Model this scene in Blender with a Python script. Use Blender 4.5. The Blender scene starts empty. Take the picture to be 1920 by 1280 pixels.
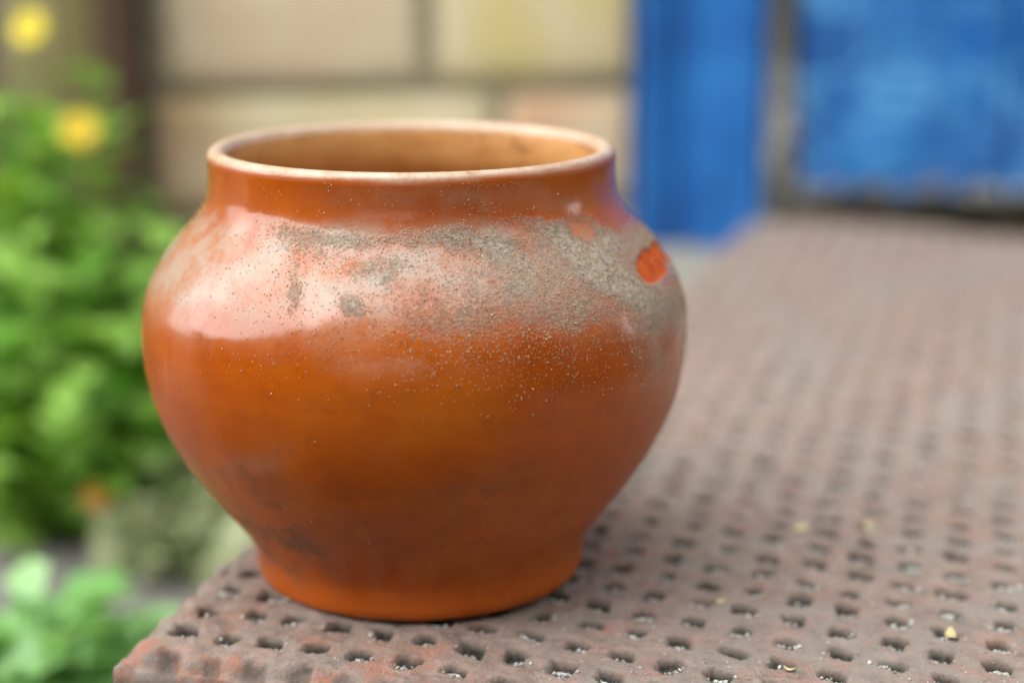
import bpy, bmesh, math, random
import numpy as np
from mathutils import Vector, Matrix, Euler, noise as mnoise

R = math.radians
scene = bpy.context.scene
COL = scene.collection

# ------------------------------------------------------------------ camera
CAM_H = 0.2719            # metres above the top of the doorstep (z = 0)
PITCH = R(14.2)
FPX = 3430.0              # focal length in pixels of the 1920 px wide photograph
FOCUS = 0.640
cam_data = bpy.data.cameras.new('camera')
cam_data.sensor_width = 36.0
cam_data.lens = FPX / 1920.0 * 36.0
cam_data.clip_start = 0.02
cam_data.clip_end = 500.0
cam_data.dof.use_dof = True
cam_data.dof.focus_distance = FOCUS
cam_data.dof.aperture_fstop = cam_data.lens / 23.0
cam = bpy.data.objects.new('camera', cam_data)
COL.objects.link(cam)
cam.location = (0, 0, CAM_H)
cam.rotation_euler = (R(90) - PITCH, 0, 0)
scene.camera = cam

# ------------------------------------------------------------------ light
SUN_TO = Vector((-0.62, -0.60, 0.82)).normalized()     # towards the sun
SUN_EL = math.asin(SUN_TO.z)
SUN_AZ = math.atan2(SUN_TO.x, SUN_TO.y)
world = bpy.data.worlds.new('World')
scene.world = world
world.use_nodes = True
wn = world.node_tree
wn.nodes.clear()
sky_n = wn.nodes.new('ShaderNodeTexSky')
sky_n.sky_type = 'NISHITA'
sky_n.sun_disc = False
sky_n.sun_elevation = SUN_EL
sky_n.sun_rotation = SUN_AZ
sky_n.air_density = 1.0
sky_n.dust_density = 1.0
hs = wn.nodes.new('ShaderNodeHueSaturation')
hs.inputs['Saturation'].default_value = 0.18
bgn = wn.nodes.new('ShaderNodeBackground')
bgn.inputs['Strength'].default_value = 0.15
won = wn.nodes.new('ShaderNodeOutputWorld')
wn.links.new(sky_n.outputs[0], hs.inputs['Color'])
wn.links.new(hs.outputs[0], bgn.inputs['Color'])
wn.links.new(bgn.outputs[0], won.inputs['Surface'])

sun_d = bpy.data.lights.new('sun', 'SUN')
sun_d.energy = 1.5
sun_d.angle = R(120)
sun_d.color = (1.0, 0.96, 0.90)
sun = bpy.data.objects.new('sun', sun_d)
COL.objects.link(sun)
sun.rotation_euler = (-SUN_TO).to_track_quat('-Z', 'Y').to_euler()
sun.location = SUN_TO * 5

vs = scene.view_settings
vs.view_transform = 'Standard'
vs.look = 'None'
vs.exposure = 1.75
vs.gamma = 1.0
vs.use_curve_mapping = False
scene.render.engine = 'CYCLES'
scene.cycles.use_denoising = True
scene.cycles.max_bounces = 8
scene.cycles.sample_clamp_indirect = 6.0

# ------------------------------------------------------------------ helpers
CP, SP = math.cos(PITCH), math.sin(PITCH)

def ray(u, v):
    a, b = (u - 960) / FPX, (v - 640) / FPX
    return Vector((a, CP - b * SP, -SP - b * CP))

def at_z(u, v, z):
    r = ray(u, v)
    return Vector((0, 0, CAM_H)) + r * ((z - CAM_H) / r.z)

def at_y(u, v, y):
    r = ray(u, v)
    return Vector((0, 0, CAM_H)) + r * (y / r.y)

def to_px(P):
    P = np.asarray(P, float)
    d = P - np.array([0, 0, CAM_H])
    D = d[:, 1] * CP - d[:, 2] * SP
    up = d[:, 1] * SP + d[:, 2] * CP
    return 960 + FPX * d[:, 0] / D, 640 - FPX * up / D

def sstep(a, b, x):
    t = np.clip((x - a) / (b - a), 0, 1)
    return t * t * (3 - 2 * t)

def vnoise(P, seed=0):
    """value noise on an (N,3) array, about -1..1"""
    P = np.asarray(P, float)
    i = np.floor(P).astype(np.int64)
    f = P - i
    f = f * f * (3 - 2 * f)
    out = np.zeros(len(P))
    for dx in (0, 1):
        for dy in (0, 1):
            for dz in (0, 1):
                h = ((i[:, 0] + dx) * 374761393 + (i[:, 1] + dy) * 668265263
                     + (i[:, 2] + dz) * 2147483647 + seed * 974634777) & 0xffffffff
                h = ((h ^ (h >> 13)) * 1274126177) & 0xffffffff
                h = (h ^ (h >> 16)) & 0xffff
                w = ((f[:, 0] if dx else 1 - f[:, 0]) * (f[:, 1] if dy else 1 - f[:, 1])
                     * (f[:, 2] if dz else 1 - f[:, 2]))
                out += w * (h / 32767.5 - 1)
    return out

def fbm(P, octaves=3, seed=0):
    s, a, t = 0, 1.0, 0
    P = np.asarray(P, float)
    for k in range(octaves):
        s = s + a * vnoise(P * 2 ** k, seed + k)
        t += a
        a *= 0.5
    return s / t

def np_mesh(name, V, F, smooth=True):
    """V (N,3), F list of index tuples or (M,k) array"""
    me = bpy.data.meshes.new(name)
    V = np.asarray(V, np.float32)
    if isinstance(F, np.ndarray):
        n, k = F.shape
        me.vertices.add(len(V))
        me.vertices.foreach_set('co', V.ravel())
        me.loops.add(n * k)
        me.loops.foreach_set('vertex_index', F.astype(np.int32).ravel())
        me.polygons.add(n)
        me.polygons.foreach_set('loop_start', np.arange(0, n * k, k, dtype=np.int32))
        me.update(calc_edges=True)
        me.validate()
    else:
        me.from_pydata([tuple(v) for v in V], [], F)
        me.update()
    if smooth:
        me.polygons.foreach_set('use_smooth', np.ones(len(me.polygons), dtype=bool))
    return me

def link(name, me, mat=None, parent=None):
    o = bpy.data.objects.new(name, me)
    COL.objects.link(o)
    if mat is not None and me is not None and not me.materials:
        me.materials.append(mat)
    if parent is not None:
        o.parent = parent
    return o

def empty(name, loc=(0, 0, 0), rz=0):
    o = bpy.data.objects.new(name, None)
    o.empty_display_size = 0.05
    COL.objects.link(o)
    o.location = loc
    o.rotation_euler = (0, 0, rz)
    return o

def tag(o, label=None, cat=None, group=None, kind=None):
    if label: o['label'] = label
    if cat: o['category'] = cat
    if group: o['group'] = group
    if kind: o['kind'] = kind
    return o

def attr(me, name, arr):
    a = me.attributes.new(name, 'FLOAT', 'POINT')
    a.data.foreach_set('value', np.asarray(arr, np.float32))

def bevel_box(name, sx, sy, sz, bev, seg=2, jitter=0.0, seed=0, cuts=0, origin=(0, 0, 0)):
    bm = bmesh.new()
    bmesh.ops.create_cube(bm, size=1.0)
    bmesh.ops.scale(bm, vec=(sx, sy, sz), verts=bm.verts)
    if cuts:
        bmesh.ops.subdivide_edges(bm, edges=bm.edges[:], cuts=cuts, use_grid_fill=True)
        bev_edges = [e for e in bm.edges if len(e.link_faces) == 2 and e.calc_face_angle(0) > 0.5]
    else:
        bev_edges = bm.edges[:]
    bmesh.ops.bevel(bm, geom=bev_edges, offset=bev, segments=seg, affect='EDGES', profile=0.6)
    rnd = random.Random(seed)
    for v in bm.verts:
        if jitter:
            n = mnoise.noise_vector(v.co * 28 + Vector((seed * 3.1, 0, 0)))
            v.co += n * jitter
        v.co += Vector(origin)
    me = bpy.data.meshes.new(name)
    bm.to_mesh(me)
    bm.free()
    me.polygons.foreach_set('use_smooth', np.ones(len(me.polygons), dtype=bool))
    return me

# ------------------------------------------------------------------ node helpers
class NT:
    def __init__(self, name):
        self.mat = bpy.data.materials.new(name)
        self.mat.use_nodes = True
        self.t = self.mat.node_tree
        self.b = self.t.nodes['Principled BSDF']
        self.out = self.t.nodes['Material Output']
    def n(self, typ, **kw):
        nd = self.t.nodes.new(typ)
        for k, v in kw.items():
            setattr(nd, k, v)
        return nd
    def l(self, a, b):
        self.t.links.new(a, b)
    def coord(self, which='Object'):
        return self.n('ShaderNodeTexCoord').outputs[which]
    def mapping(self, vec, scale=(1, 1, 1), loc=(0, 0, 0)):
        m = self.n('ShaderNodeMapping')
        m.inputs['Scale'].default_value = scale
        m.inputs['Location'].default_value = loc
        self.l(vec, m.inputs['Vector'])
        return m.outputs[0]
    def noise(self, vec, scale, detail=3, rough=0.55, dist=0.0):
        nd = self.n('ShaderNodeTexNoise')
        nd.inputs['Scale'].default_value = scale
        nd.inputs['Detail'].default_value = detail
        nd.inputs['Roughness'].default_value = rough
        nd.inputs['Distortion'].default_value = dist
        self.l(vec, nd.inputs['Vector'])
        return nd.outputs['Fac']
    def ramp(self, fac, stops):
        nd = self.n('ShaderNodeValToRGB')
        cr = nd.color_ramp
        while len(cr.elements) < len(stops):
            cr.elements.new(0.5)
        for e, (p, c) in zip(cr.elements, stops):
            e.position = p
            e.color = (*c, 1) if len(c) == 3 else c
        self.l(fac, nd.inputs['Fac'])
        return nd.outputs['Color']
    def rampv(self, fac, a, b):
        nd = self.n('ShaderNodeMapRange')
        nd.interpolation_type = 'SMOOTHSTEP'
        nd.inputs['From Min'].default_value = a
        nd.inputs['From Max'].default_value = b
        self.l(fac, nd.inputs['Value'])
        return nd.outputs['Result']
    def math(self, op, a, b=None, clamp=False):
        nd = self.n('ShaderNodeMath', operation=op)
        nd.use_clamp = clamp
        for i, x in enumerate((a, b)):
            if x is None: continue
            if isinstance(x, (int, float)): nd.inputs[i].default_value = x
            else: self.l(x, nd.inputs[i])
        return nd.outputs[0]
    def mix(self, fac, a, b, blend='MIX'):
        nd = self.n('ShaderNodeMix', data_type='RGBA', blend_type=blend)
        for sock, x in ((nd.inputs[0], fac), (nd.inputs[6], a), (nd.inputs[7], b)):
            if isinstance(x, (int, float)): sock.default_value = x
            elif isinstance(x, tuple): sock.default_value = (*x, 1) if len(x) == 3 else x
            else: self.l(x, sock)
        return nd.outputs[2]
    def at(self, name):
        return self.n('ShaderNodeAttribute', attribute_name=name).outputs['Fac']
    def bump(self, h, strength=0.3, dist=0.001, prev=None):
        nd = self.n('ShaderNodeBump')
        nd.inputs['Strength'].default_value = strength
        nd.inputs['Distance'].default_value = dist
        self.l(h, nd.inputs['Height'])
        if prev is not None: self.l(prev, nd.inputs['Normal'])
        return nd.outputs[0]
    def set(self, **kw):
        for k, v in kw.items():
            s = self.b.inputs[k.replace('_', ' ')]
            if isinstance(v, (int, float)): s.default_value = v
            elif isinstance(v, tuple): s.default_value = (*v, 1) if len(v) == 3 else v
            else: self.l(v, s)
        return self

# ------------------------------------------------------------------ materials
def m_glaze():
    m = NT('orange_glaze')
    co = m.coord()
    big = m.noise(co, 16, 4, 0.6)
    streak = m.noise(m.mapping(co, (9, 9, 45)), 1.0, 4, 0.6)
    base = m.ramp(big, [(0.30, (0.34, 0.058, 0.002)), (0.5, (0.45, 0.088, 0.003)), (0.72, (0.55, 0.130, 0.004))])
    base = m.mix(m.math('MULTIPLY', m.rampv(streak, 0.42, 0.72), 0.35), base, (0.40, 0.058, 0.004))
    # thin brown scum in patches near the foot, and specks
    scum = m.math('MULTIPLY', m.at('scum'), m.rampv(m.noise(co, 75, 5, 0.65), 0.42, 0.66))
    base = m.mix(scum, base, (0.24, 0.085, 0.040))
    speck = m.rampv(m.noise(co, 620, 2, 0.5), 0.70, 0.76)
    base = m.mix(m.math('MULTIPLY', speck, 0.55), base, (0.16, 0.06, 0.02))
    mot = m.noise(co, 115, 5, 0.7)
    base = m.mix(m.math('MULTIPLY', m.rampv(mot, 0.50, 0.72), 0.30), base, (0.27, 0.040, 0.003))
    base = m.mix(m.math('MULTIPLY', m.rampv(m.noise(m.mapping(co, (1, 1, 0.35)), 48, 5, 0.7), 0.56, 0.74), 0.30), base, (0.60, 0.19, 0.02))
    scuff = m.math('MULTIPLY', m.rampv(m.noise(co, 26, 4, 0.6), 0.50, 0.68), m.rampv(m.noise(m.mapping(co, (1, 1, 2.5)), 420, 4, 0.75), 0.60, 0.72))
    base = m.mix(m.math('MULTIPLY', scuff, 0.45), base, (0.52, 0.30, 0.18))
    # thinner glaze, yellow, towards the foot ring
    base = m.mix(m.math('MULTIPLY', m.at('foot'), 0.22), base, (0.56, 0.12, 0.004))
    # grit and dust; the pale dust also carries painted sky-reflection haze
    fine = m.noise(co, 900, 4, 0.75)
    mid = m.noise(co, 210, 4, 0.7)
    dust_haze = m.math('MULTIPLY', m.at('dust_haze'), m.rampv(m.noise(co, 60, 6, 0.7), 0.20, 0.70))
    dust_haze = m.math('MULTIPLY', dust_haze, m.math('ADD', m.math('MULTIPLY', fine, 0.9), 0.45), True)
    base = m.mix(m.math('MULTIPLY', dust_haze, 1.25, True), base, (0.41, 0.305, 0.23))
    dsum = m.math('ADD', m.math('MULTIPLY', m.at('grit'), 1.05), m.math('ADD', m.math('MULTIPLY', fine, 0.75), m.math('MULTIPLY', mid, 0.65)))
    grit = m.rampv(dsum, 1.06, 1.62)
    gcol = m.ramp(m.noise(co, 520, 4, 0.8), [(0.30, (0.12, 0.10, 0.075)), (0.43, (0.36, 0.31, 0.24)), (0.56, (0.54, 0.48, 0.39)), (0.75, (0.68, 0.61, 0.50))])
    gcol = m.mix(m.math('MULTIPLY', m.rampv(mid, 0.52, 0.74), 0.8), gcol, (0.24, 0.235, 0.20))
    base = m.mix(m.math('MULTIPLY', grit, 0.92), base, gcol)
    low = m.math('MULTIPLY', m.at('low'), m.math('ADD', 0.12, m.math('MULTIPLY', m.noise(co, 28, 4, 0.6), 0.26)))
    rough = m.math('ADD', m.math('ADD', 0.13, low), m.math('ADD', m.math('MULTIPLY', grit, 0.7), m.math('ADD', m.math('MULTIPLY', dust_haze, 0.12), m.math('MULTIPLY', scum, 0.15))), True)
    chip = m.at('chip')
    base = m.mix(chip, base, m.mix(m.rampv(m.noise(co, 140, 4), 0.4, 0.7), (0.60, 0.115, 0.030), (0.46, 0.075, 0.022)))
    rough = m.math('ADD', rough, m.math('MULTIPLY', chip, 0.5), True)
    wav = m.bump(m.noise(m.mapping(co, (22, 22, 40)), 1.0, 2), 0.10, 0.0016)
    pit = m.bump(m.noise(co, 330, 3, 0.6), 0.05, 0.0007, wav)
    gb = m.bump(m.math('MULTIPLY', fine, grit), 0.9, 0.0011, pit)
    m.set(Base_Color=base, Roughness=rough, Normal=gb, IOR=1.62)
    m.l(m.math('SUBTRACT', m.math('SUBTRACT', 0.40, m.math('MULTIPLY', grit, 0.28)), m.math('ADD', m.math('MULTIPLY', m.at('low'), 0.12), m.math('MULTIPLY', m.at('chip'), 0.4)), True), m.b.inputs['Specular IOR Level'])
    return m.mat

def m_rim():
    m = NT('worn_rim_clay')
    co = m.coord()
    c = m.ramp(m.noise(co, 120, 5, 0.7), [(0.25, (0.30, 0.17, 0.09)), (0.45, (0.56, 0.38, 0.25)), (0.7, (0.66, 0.52, 0.40))])
    c = m.mix(m.rampv(m.noise(co, 420, 3, 0.7), 0.62, 0.72), c, (0.13, 0.09, 0.05))
    c = m.mix(m.at('lip'), c, (0.45, 0.088, 0.004))
    m.set(Base_Color=c, Roughness=0.32, Normal=m.bump(m.noise(co, 500, 3), 0.25, 0.0006), IOR=1.6)
    return m.mat

def m_inside():
    m = NT('unglazed_ochre_inside')
    co = m.coord()
    c = m.ramp(m.noise(m.mapping(co, (1, 1, 2.2)), 38, 5, 0.65), [(0.25, (0.28, 0.12, 0.035)), (0.5, (0.58, 0.28, 0.085)), (0.75, (0.70, 0.40, 0.15))])
    c = m.mix(m.rampv(m.noise(co, 95, 4, 0.7), 0.60, 0.72), c, (0.11, 0.05, 0.02))
    m.set(Base_Color=c, Roughness=0.5, Normal=m.bump(m.noise(co, 300, 3), 0.3, 0.0007))
    return m.mat

def m_grain(name, cols, rough=0.7):
    m = NT(name)
    g = m.n('ShaderNodeNewGeometry').outputs['Random Per Island']
    c = m.ramp(g, [(i / max(1, len(cols) - 1), c) for i, c in enumerate(cols)])
    m.set(Base_Color=c, Roughness=rough)
    return m.mat

def m_slab():
    m = NT('weathered_brick_slab')
    co = m.coord()
    big = m.noise(co, 14, 4, 0.65)
    mid = m.noise(co, 85, 5, 0.7)
    fine = m.noise(co, 620, 4, 0.75)
    c = m.ramp(mid, [(0.25, (0.17, 0.125, 0.103)), (0.42, (0.33, 0.24, 0.198)), (0.58, (0.43, 0.315, 0.26)), (0.75, (0.50, 0.37, 0.31))])
    c = m.mix(m.math('MULTIPLY', m.rampv(big, 0.40, 0.66), 0.75), c, (0.36, 0.32, 0.275))
    # fresh red brick where the skin has spalled
    red = m.math('MULTIPLY', m.rampv(m.noise(co, 44, 6, 0.75), 0.52, 0.64), m.math('ADD', 0.5, m.at('edge')), True)
    c = m.mix(m.math('MULTIPLY', red, 0.8), c, (0.50, 0.225, 0.155))
    c = m.mix(m.math('MULTIPLY', m.rampv(m.noise(co, 11, 5, 0.75), 0.56, 0.70), 0.75), c, (0.52, 0.26, 0.18))
    # lichen and dust grey
    li = m.rampv(m.math('ADD', m.math('MULTIPLY', m.noise(co, 160, 5, 0.8), 0.7), m.math('MULTIPLY', fine, 0.3)), 0.52, 0.64)
    c = m.mix(m.math('MULTIPLY', li, 0.7), c, (0.34, 0.33, 0.275))
    spk = m.rampv(fine, 0.62, 0.72)
    c = m.mix(m.math('MULTIPLY', spk, 0.75), c, (0.56, 0.46, 0.38))
    dsp = m.rampv(m.noise(co, 480, 3, 0.7), 0.62, 0.72)
    c = m.mix(m.math('MULTIPLY', dsp, 0.6), c, (0.085, 0.07, 0.055))
    # dirt in the pockets, with their inner shade painted into the dark colour
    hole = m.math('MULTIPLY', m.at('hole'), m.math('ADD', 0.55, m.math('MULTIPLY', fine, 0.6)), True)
    silt_shade = m.mix(m.rampv(fine, 0.42, 0.62), (0.024, 0.023, 0.019), (0.095, 0.092, 0.076))
    c = m.mix(m.math('MULTIPLY', hole, 1.25, True), c, silt_shade)
    heap = m.math('MULTIPLY', m.at('heap'), m.rampv(m.noise(co, 700, 3, 0.7), 0.36, 0.58))
    c = m.mix(m.math('MULTIPLY', heap, 0.85), c, (0.50, 0.51, 0.46))
    # skirt faces: patchy darker clay colour
    c = m.mix(m.math('MULTIPLY', m.at('side'), m.rampv(m.noise(co, 60, 5, 0.7), 0.3, 0.62)), c, (0.15, 0.125, 0.10))
    b1 = m.bump(mid, 0.35, 0.0018)
    b2 = m.bump(fine, 1.0, 0.0018, b1)
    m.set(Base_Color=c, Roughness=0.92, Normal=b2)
    m.b.inputs['Specular IOR Level'].default_value = 0.25
    return m.mat

def m_noise(name, stops, scale=20, rough=0.85, bump=0.4, bdist=0.002, detail=5, stretch=(1, 1, 1), spec=0.3):
    m = NT(name)
    co = m.mapping(m.coord(), stretch)
    f = m.noise(co, scale, detail, 0.65)
    c = m.ramp(f, stops)
    c = m.mix(m.math('MULTIPLY', m.rampv(m.noise(co, scale * 7, 4, 0.7), 0.5, 0.75), 0.4), c, stops[0][1])
    m.set(Base_Color=c, Roughness=rough, Normal=m.bump(m.noise(co, scale * 4, 5, 0.7), bump, bdist))
    m.b.inputs['Specular IOR Level'].default_value = spec
    return m.mat

def m_brick():
    m = NT('buff_brick')
    co = m.coord()
    oi = m.n('ShaderNodeObjectInfo').outputs
    jit = m.n('ShaderNodeVectorMath', operation='ADD')
    m.l(co, jit.inputs[0])
    comb = m.n('ShaderNodeCombineXYZ')
    m.l(m.math('MULTIPLY', oi['Random'], 7.0), comb.inputs[0])
    m.l(comb.outputs[0], jit.inputs[1])
    v = jit.outputs[0]
    f = m.noise(v, 16, 5, 0.6)
    c = m.mix(m.rampv(f, 0.35, 0.65), oi['Color'], (0.70, 0.60, 0.41))
    c = m.mix(m.math('MULTIPLY', m.rampv(m.noise(v, 9, 3), 0.5, 0.72), 0.6), c, (0.56, 0.30, 0.17))
    c = m.mix(m.math('MULTIPLY', m.rampv(m.noise(v, 130, 4, 0.7), 0.55, 0.75), 0.4), c, (0.24, 0.19, 0.12))
    m.set(Base_Color=c, Roughness=0.9, Normal=m.bump(m.noise(v, 150, 4, 0.7), 0.6, 0.002))
    return m.mat

def m_bluepaint(name, wear=0.0):
    m = NT(name)
    co = m.coord()
    st = m.noise(m.mapping(co, (60, 60, 3)), 1.0, 4, 0.6)
    big = m.noise(co, 9, 4, 0.6)
    c = m.ramp(big, [(0.28, (0.006, 0.068, 0.27)), (0.5, (0.010, 0.125, 0.42)), (0.72, (0.030, 0.23, 0.58))])
    c = m.mix(m.math('MULTIPLY', m.rampv(st, 0.45, 0.7), 0.35), c, (0.035, 0.21, 0.46))
    if wear:
        sw = m.noise(m.mapping(co, (1, 1, 1.6)), 15, 5, 0.7, 1.6)
        c = m.mix(m.math('MULTIPLY', m.rampv(sw, 0.48, 0.64), 0.85), c, (0.13, 0.42, 0.76))
        c = m.mix(m.math('MULTIPLY', m.rampv(m.noise(co, 7, 4, 0.6), 0.5, 0.7), 0.7), c, (0.010, 0.075, 0.30))
        pl = m.math('ADD', m.at('wear'), m.math('SUBTRACT', m.noise(co, 55, 4, 0.7), 0.5))
        pm = m.rampv(pl, 0.62, 0.70)
        bare = m.ramp(m.noise(co, 90, 4), [(0.36, (0.035, 0.032, 0.028)), (0.5, (0.22, 0.20, 0.18)), (0.60, (0.70, 0.69, 0.68))])
        c = m.mix(pm, c, bare)
        m.set(Base_Color=c, Roughness=m.math('ADD', 0.42, m.math('MULTIPLY', pm, 0.45)), Normal=m.bump(m.math('SUBTRACT', st, m.math('MULTIPLY', pm, 0.6)), 0.4, 0.002))
    else:
        m.set(Base_Color=c, Roughness=0.42, Normal=m.bump(st, 0.25, 0.0015))
    return m.mat

def m_leaf(name, dark, light, trans=0.35):
    m = NT(name)
    co = m.coord()
    oi = m.n('ShaderNodeObjectInfo').outputs
    f = m.math('ADD', m.math('MULTIPLY', m.noise(co, 30, 3), 0.6), m.math('MULTIPLY', oi['Random'], 0.45))
    c = m.mix(m.rampv(f, 0.25, 0.8), dark, light)
    m.set(Base_Color=c, Roughness=0.42)
    tr = m.n('ShaderNodeBsdfTranslucent')
    m.l(m.mix(0.5, c, (light[0] * 1.2, light[1] * 1.1, light[2] * 0.5)), tr.inputs['Color'])
    ms = m.n('ShaderNodeMixShader')
    ms.inputs[0].default_value = trans
    m.l(m.b.outputs[0], ms.inputs[1])
    m.l(tr.outputs[0], ms.inputs[2])
    m.l(ms.outputs[0], m.out.inputs['Surface'])
    return m.mat

def m_plain(name, col, rough=0.6, var=0.3):
    m = NT(name)
    co = m.coord()
    c = m.mix(m.math('MULTIPLY', m.noise(co, 150, 4), var), col, tuple(x * 0.45 for x in col))
    m.set(Base_Color=c, Roughness=rough)
    return m.mat

M_GLAZE, M_RIM, M_INSIDE, M_SLAB = m_glaze(), m_rim(), m_inside(), m_slab()
M_BRICK = m_brick()
M_BLUE = m_bluepaint('blue_paint')
M_BLUEWORN = m_bluepaint('worn_blue_paint', 1.0)
M_MORTAR = m_noise('grey_mortar', [(0.3, (0.33, 0.31, 0.22)), (0.5, (0.45, 0.43, 0.31)), (0.7, (0.55, 0.53, 0.40))], 30)
M_CONC = m_noise('pale_concrete', [(0.3, (0.18, 0.17, 0.135)), (0.5, (0.30, 0.285, 0.235)), (0.7, (0.40, 0.38, 0.32))], 22)
M_PATH = m_noise('grey_paving', [(0.3, (0.12, 0.115, 0.10)), (0.5, (0.19, 0.18, 0.165)), (0.7, (0.26, 0.25, 0.23))], 18)
M_SOIL = m_noise('dark_soil', [(0.3, (0.030, 0.024, 0.016)), (0.5, (0.065, 0.050, 0.033)), (0.7, (0.11, 0.085, 0.055))], 12, bump=0.8, bdist=0.01)
M_FENCE = m_noise('olive_weathered_wood', [(0.3, (0.22, 0.19, 0.08)), (0.5, (0.34, 0.30, 0.135)), (0.7, (0.44, 0.39, 0.20))], 7, stretch=(9, 9, 0.8))
M_POST = m_noise('brown_stained_wood', [(0.3, (0.045, 0.027, 0.016)), (0.5, (0.085, 0.050, 0.030)), (0.7, (0.13, 0.08, 0.05))], 7, stretch=(9, 9, 0.8))
M_BARE = m_noise('bare_grey_wood', [(0.34, (0.05, 0.05, 0.038)), (0.52, (0.12, 0.12, 0.095)), (0.64, (0.62, 0.62, 0.60))], 16, stretch=(2, 2, 0.7))
M_LEAF = m_leaf('green_leaf', (0.075, 0.26, 0.015), (0.42, 0.68, 0.15))
M_LEAFP = m_leaf('pale_green_leaf', (0.16, 0.42, 0.09), (0.42, 0.68, 0.32), 0.3)
M_SAGE = m_leaf('sage_leaf', (0.14, 0.17, 0.065), (0.44, 0.48, 0.27), 0.25)
M_STEM = m_plain('green_stem', (0.10, 0.24, 0.04))
M_HEDGE = m_leaf('hedge_leaf', (0.020, 0.060, 0.012), (0.055, 0.125, 0.025), 0.2)
M_BARK = m_plain('bark', (0.10, 0.075, 0.05), 0.9)
M_PETAL = m_leaf('yellow_petal', (0.72, 0.55, 0.015), (0.85, 0.74, 0.04), 0.25)
M_PETALC = m_plain('orange_flower_centre', (0.65, 0.40, 0.01))
M_ORANGE = m_plain('orange_petal', (0.55, 0.22, 0.02))
M_STONE = m_noise('lichened_stone', [(0.3, (0.15, 0.17, 0.075)), (0.5, (0.31, 0.34, 0.19)), (0.7, (0.52, 0.56, 0.40))], 15)
M_HUSK = m_plain('straw_seed_husk', (0.66, 0.55, 0.27), 0.6, 0.25)
M_GRAIN = m_grain('sand_grains', [(0.18, 0.12, 0.07), (0.50, 0.27, 0.10), (0.62, 0.44, 0.24), (0.42, 0.37, 0.29), (0.55, 0.24, 0.07), (0.82, 0.68, 0.45)], 0.40)
M_GRIT = m_grain('pale_grit', [(0.16, 0.15, 0.12), (0.50, 0.51, 0.46), (0.70, 0.72, 0.67), (0.40, 0.39, 0.34), (0.62, 0.63, 0.58)], 0.7)

# ------------------------------------------------------------------ ground
GZ = -0.17
ground = link('ground', np_mesh('ground', [(-60, -60, GZ), (60, -60, GZ), (60, 60, GZ), (-60, 60, GZ)], [(0, 1, 2, 3)], False), M_SOIL)
tag(ground, kind='structure')
pv = [(-4, 0.70, GZ + .004), (0.0, 0.70, GZ + .004), (0.0, 1.19, GZ + .004), (-4, 1.25, GZ + .004)]
tag(link('path', np_mesh('path', pv, [(0, 1, 2, 3)], False), M_PATH), kind='structure')

# ------------------------------------------------------------------ doorstep
H0 = np.array([-0.1211, 0.636])
ROWV = np.array([0.0053, 0.0192])
I0, I1, J0, J1 = -1.15, 22.0, -1.08, 47.4

def grid_xy(i, j):
    ic = np.clip(i, -3, 16)
    yo = -(0.0046 * ic + 0.000213 * ic * np.abs(ic)) - 0.0114 * np.maximum(i - 16, 0)
    return H0[0] + 0.0168 * i + ROWV[0] * j, H0[1] + yo + ROWV[1] * j

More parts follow.
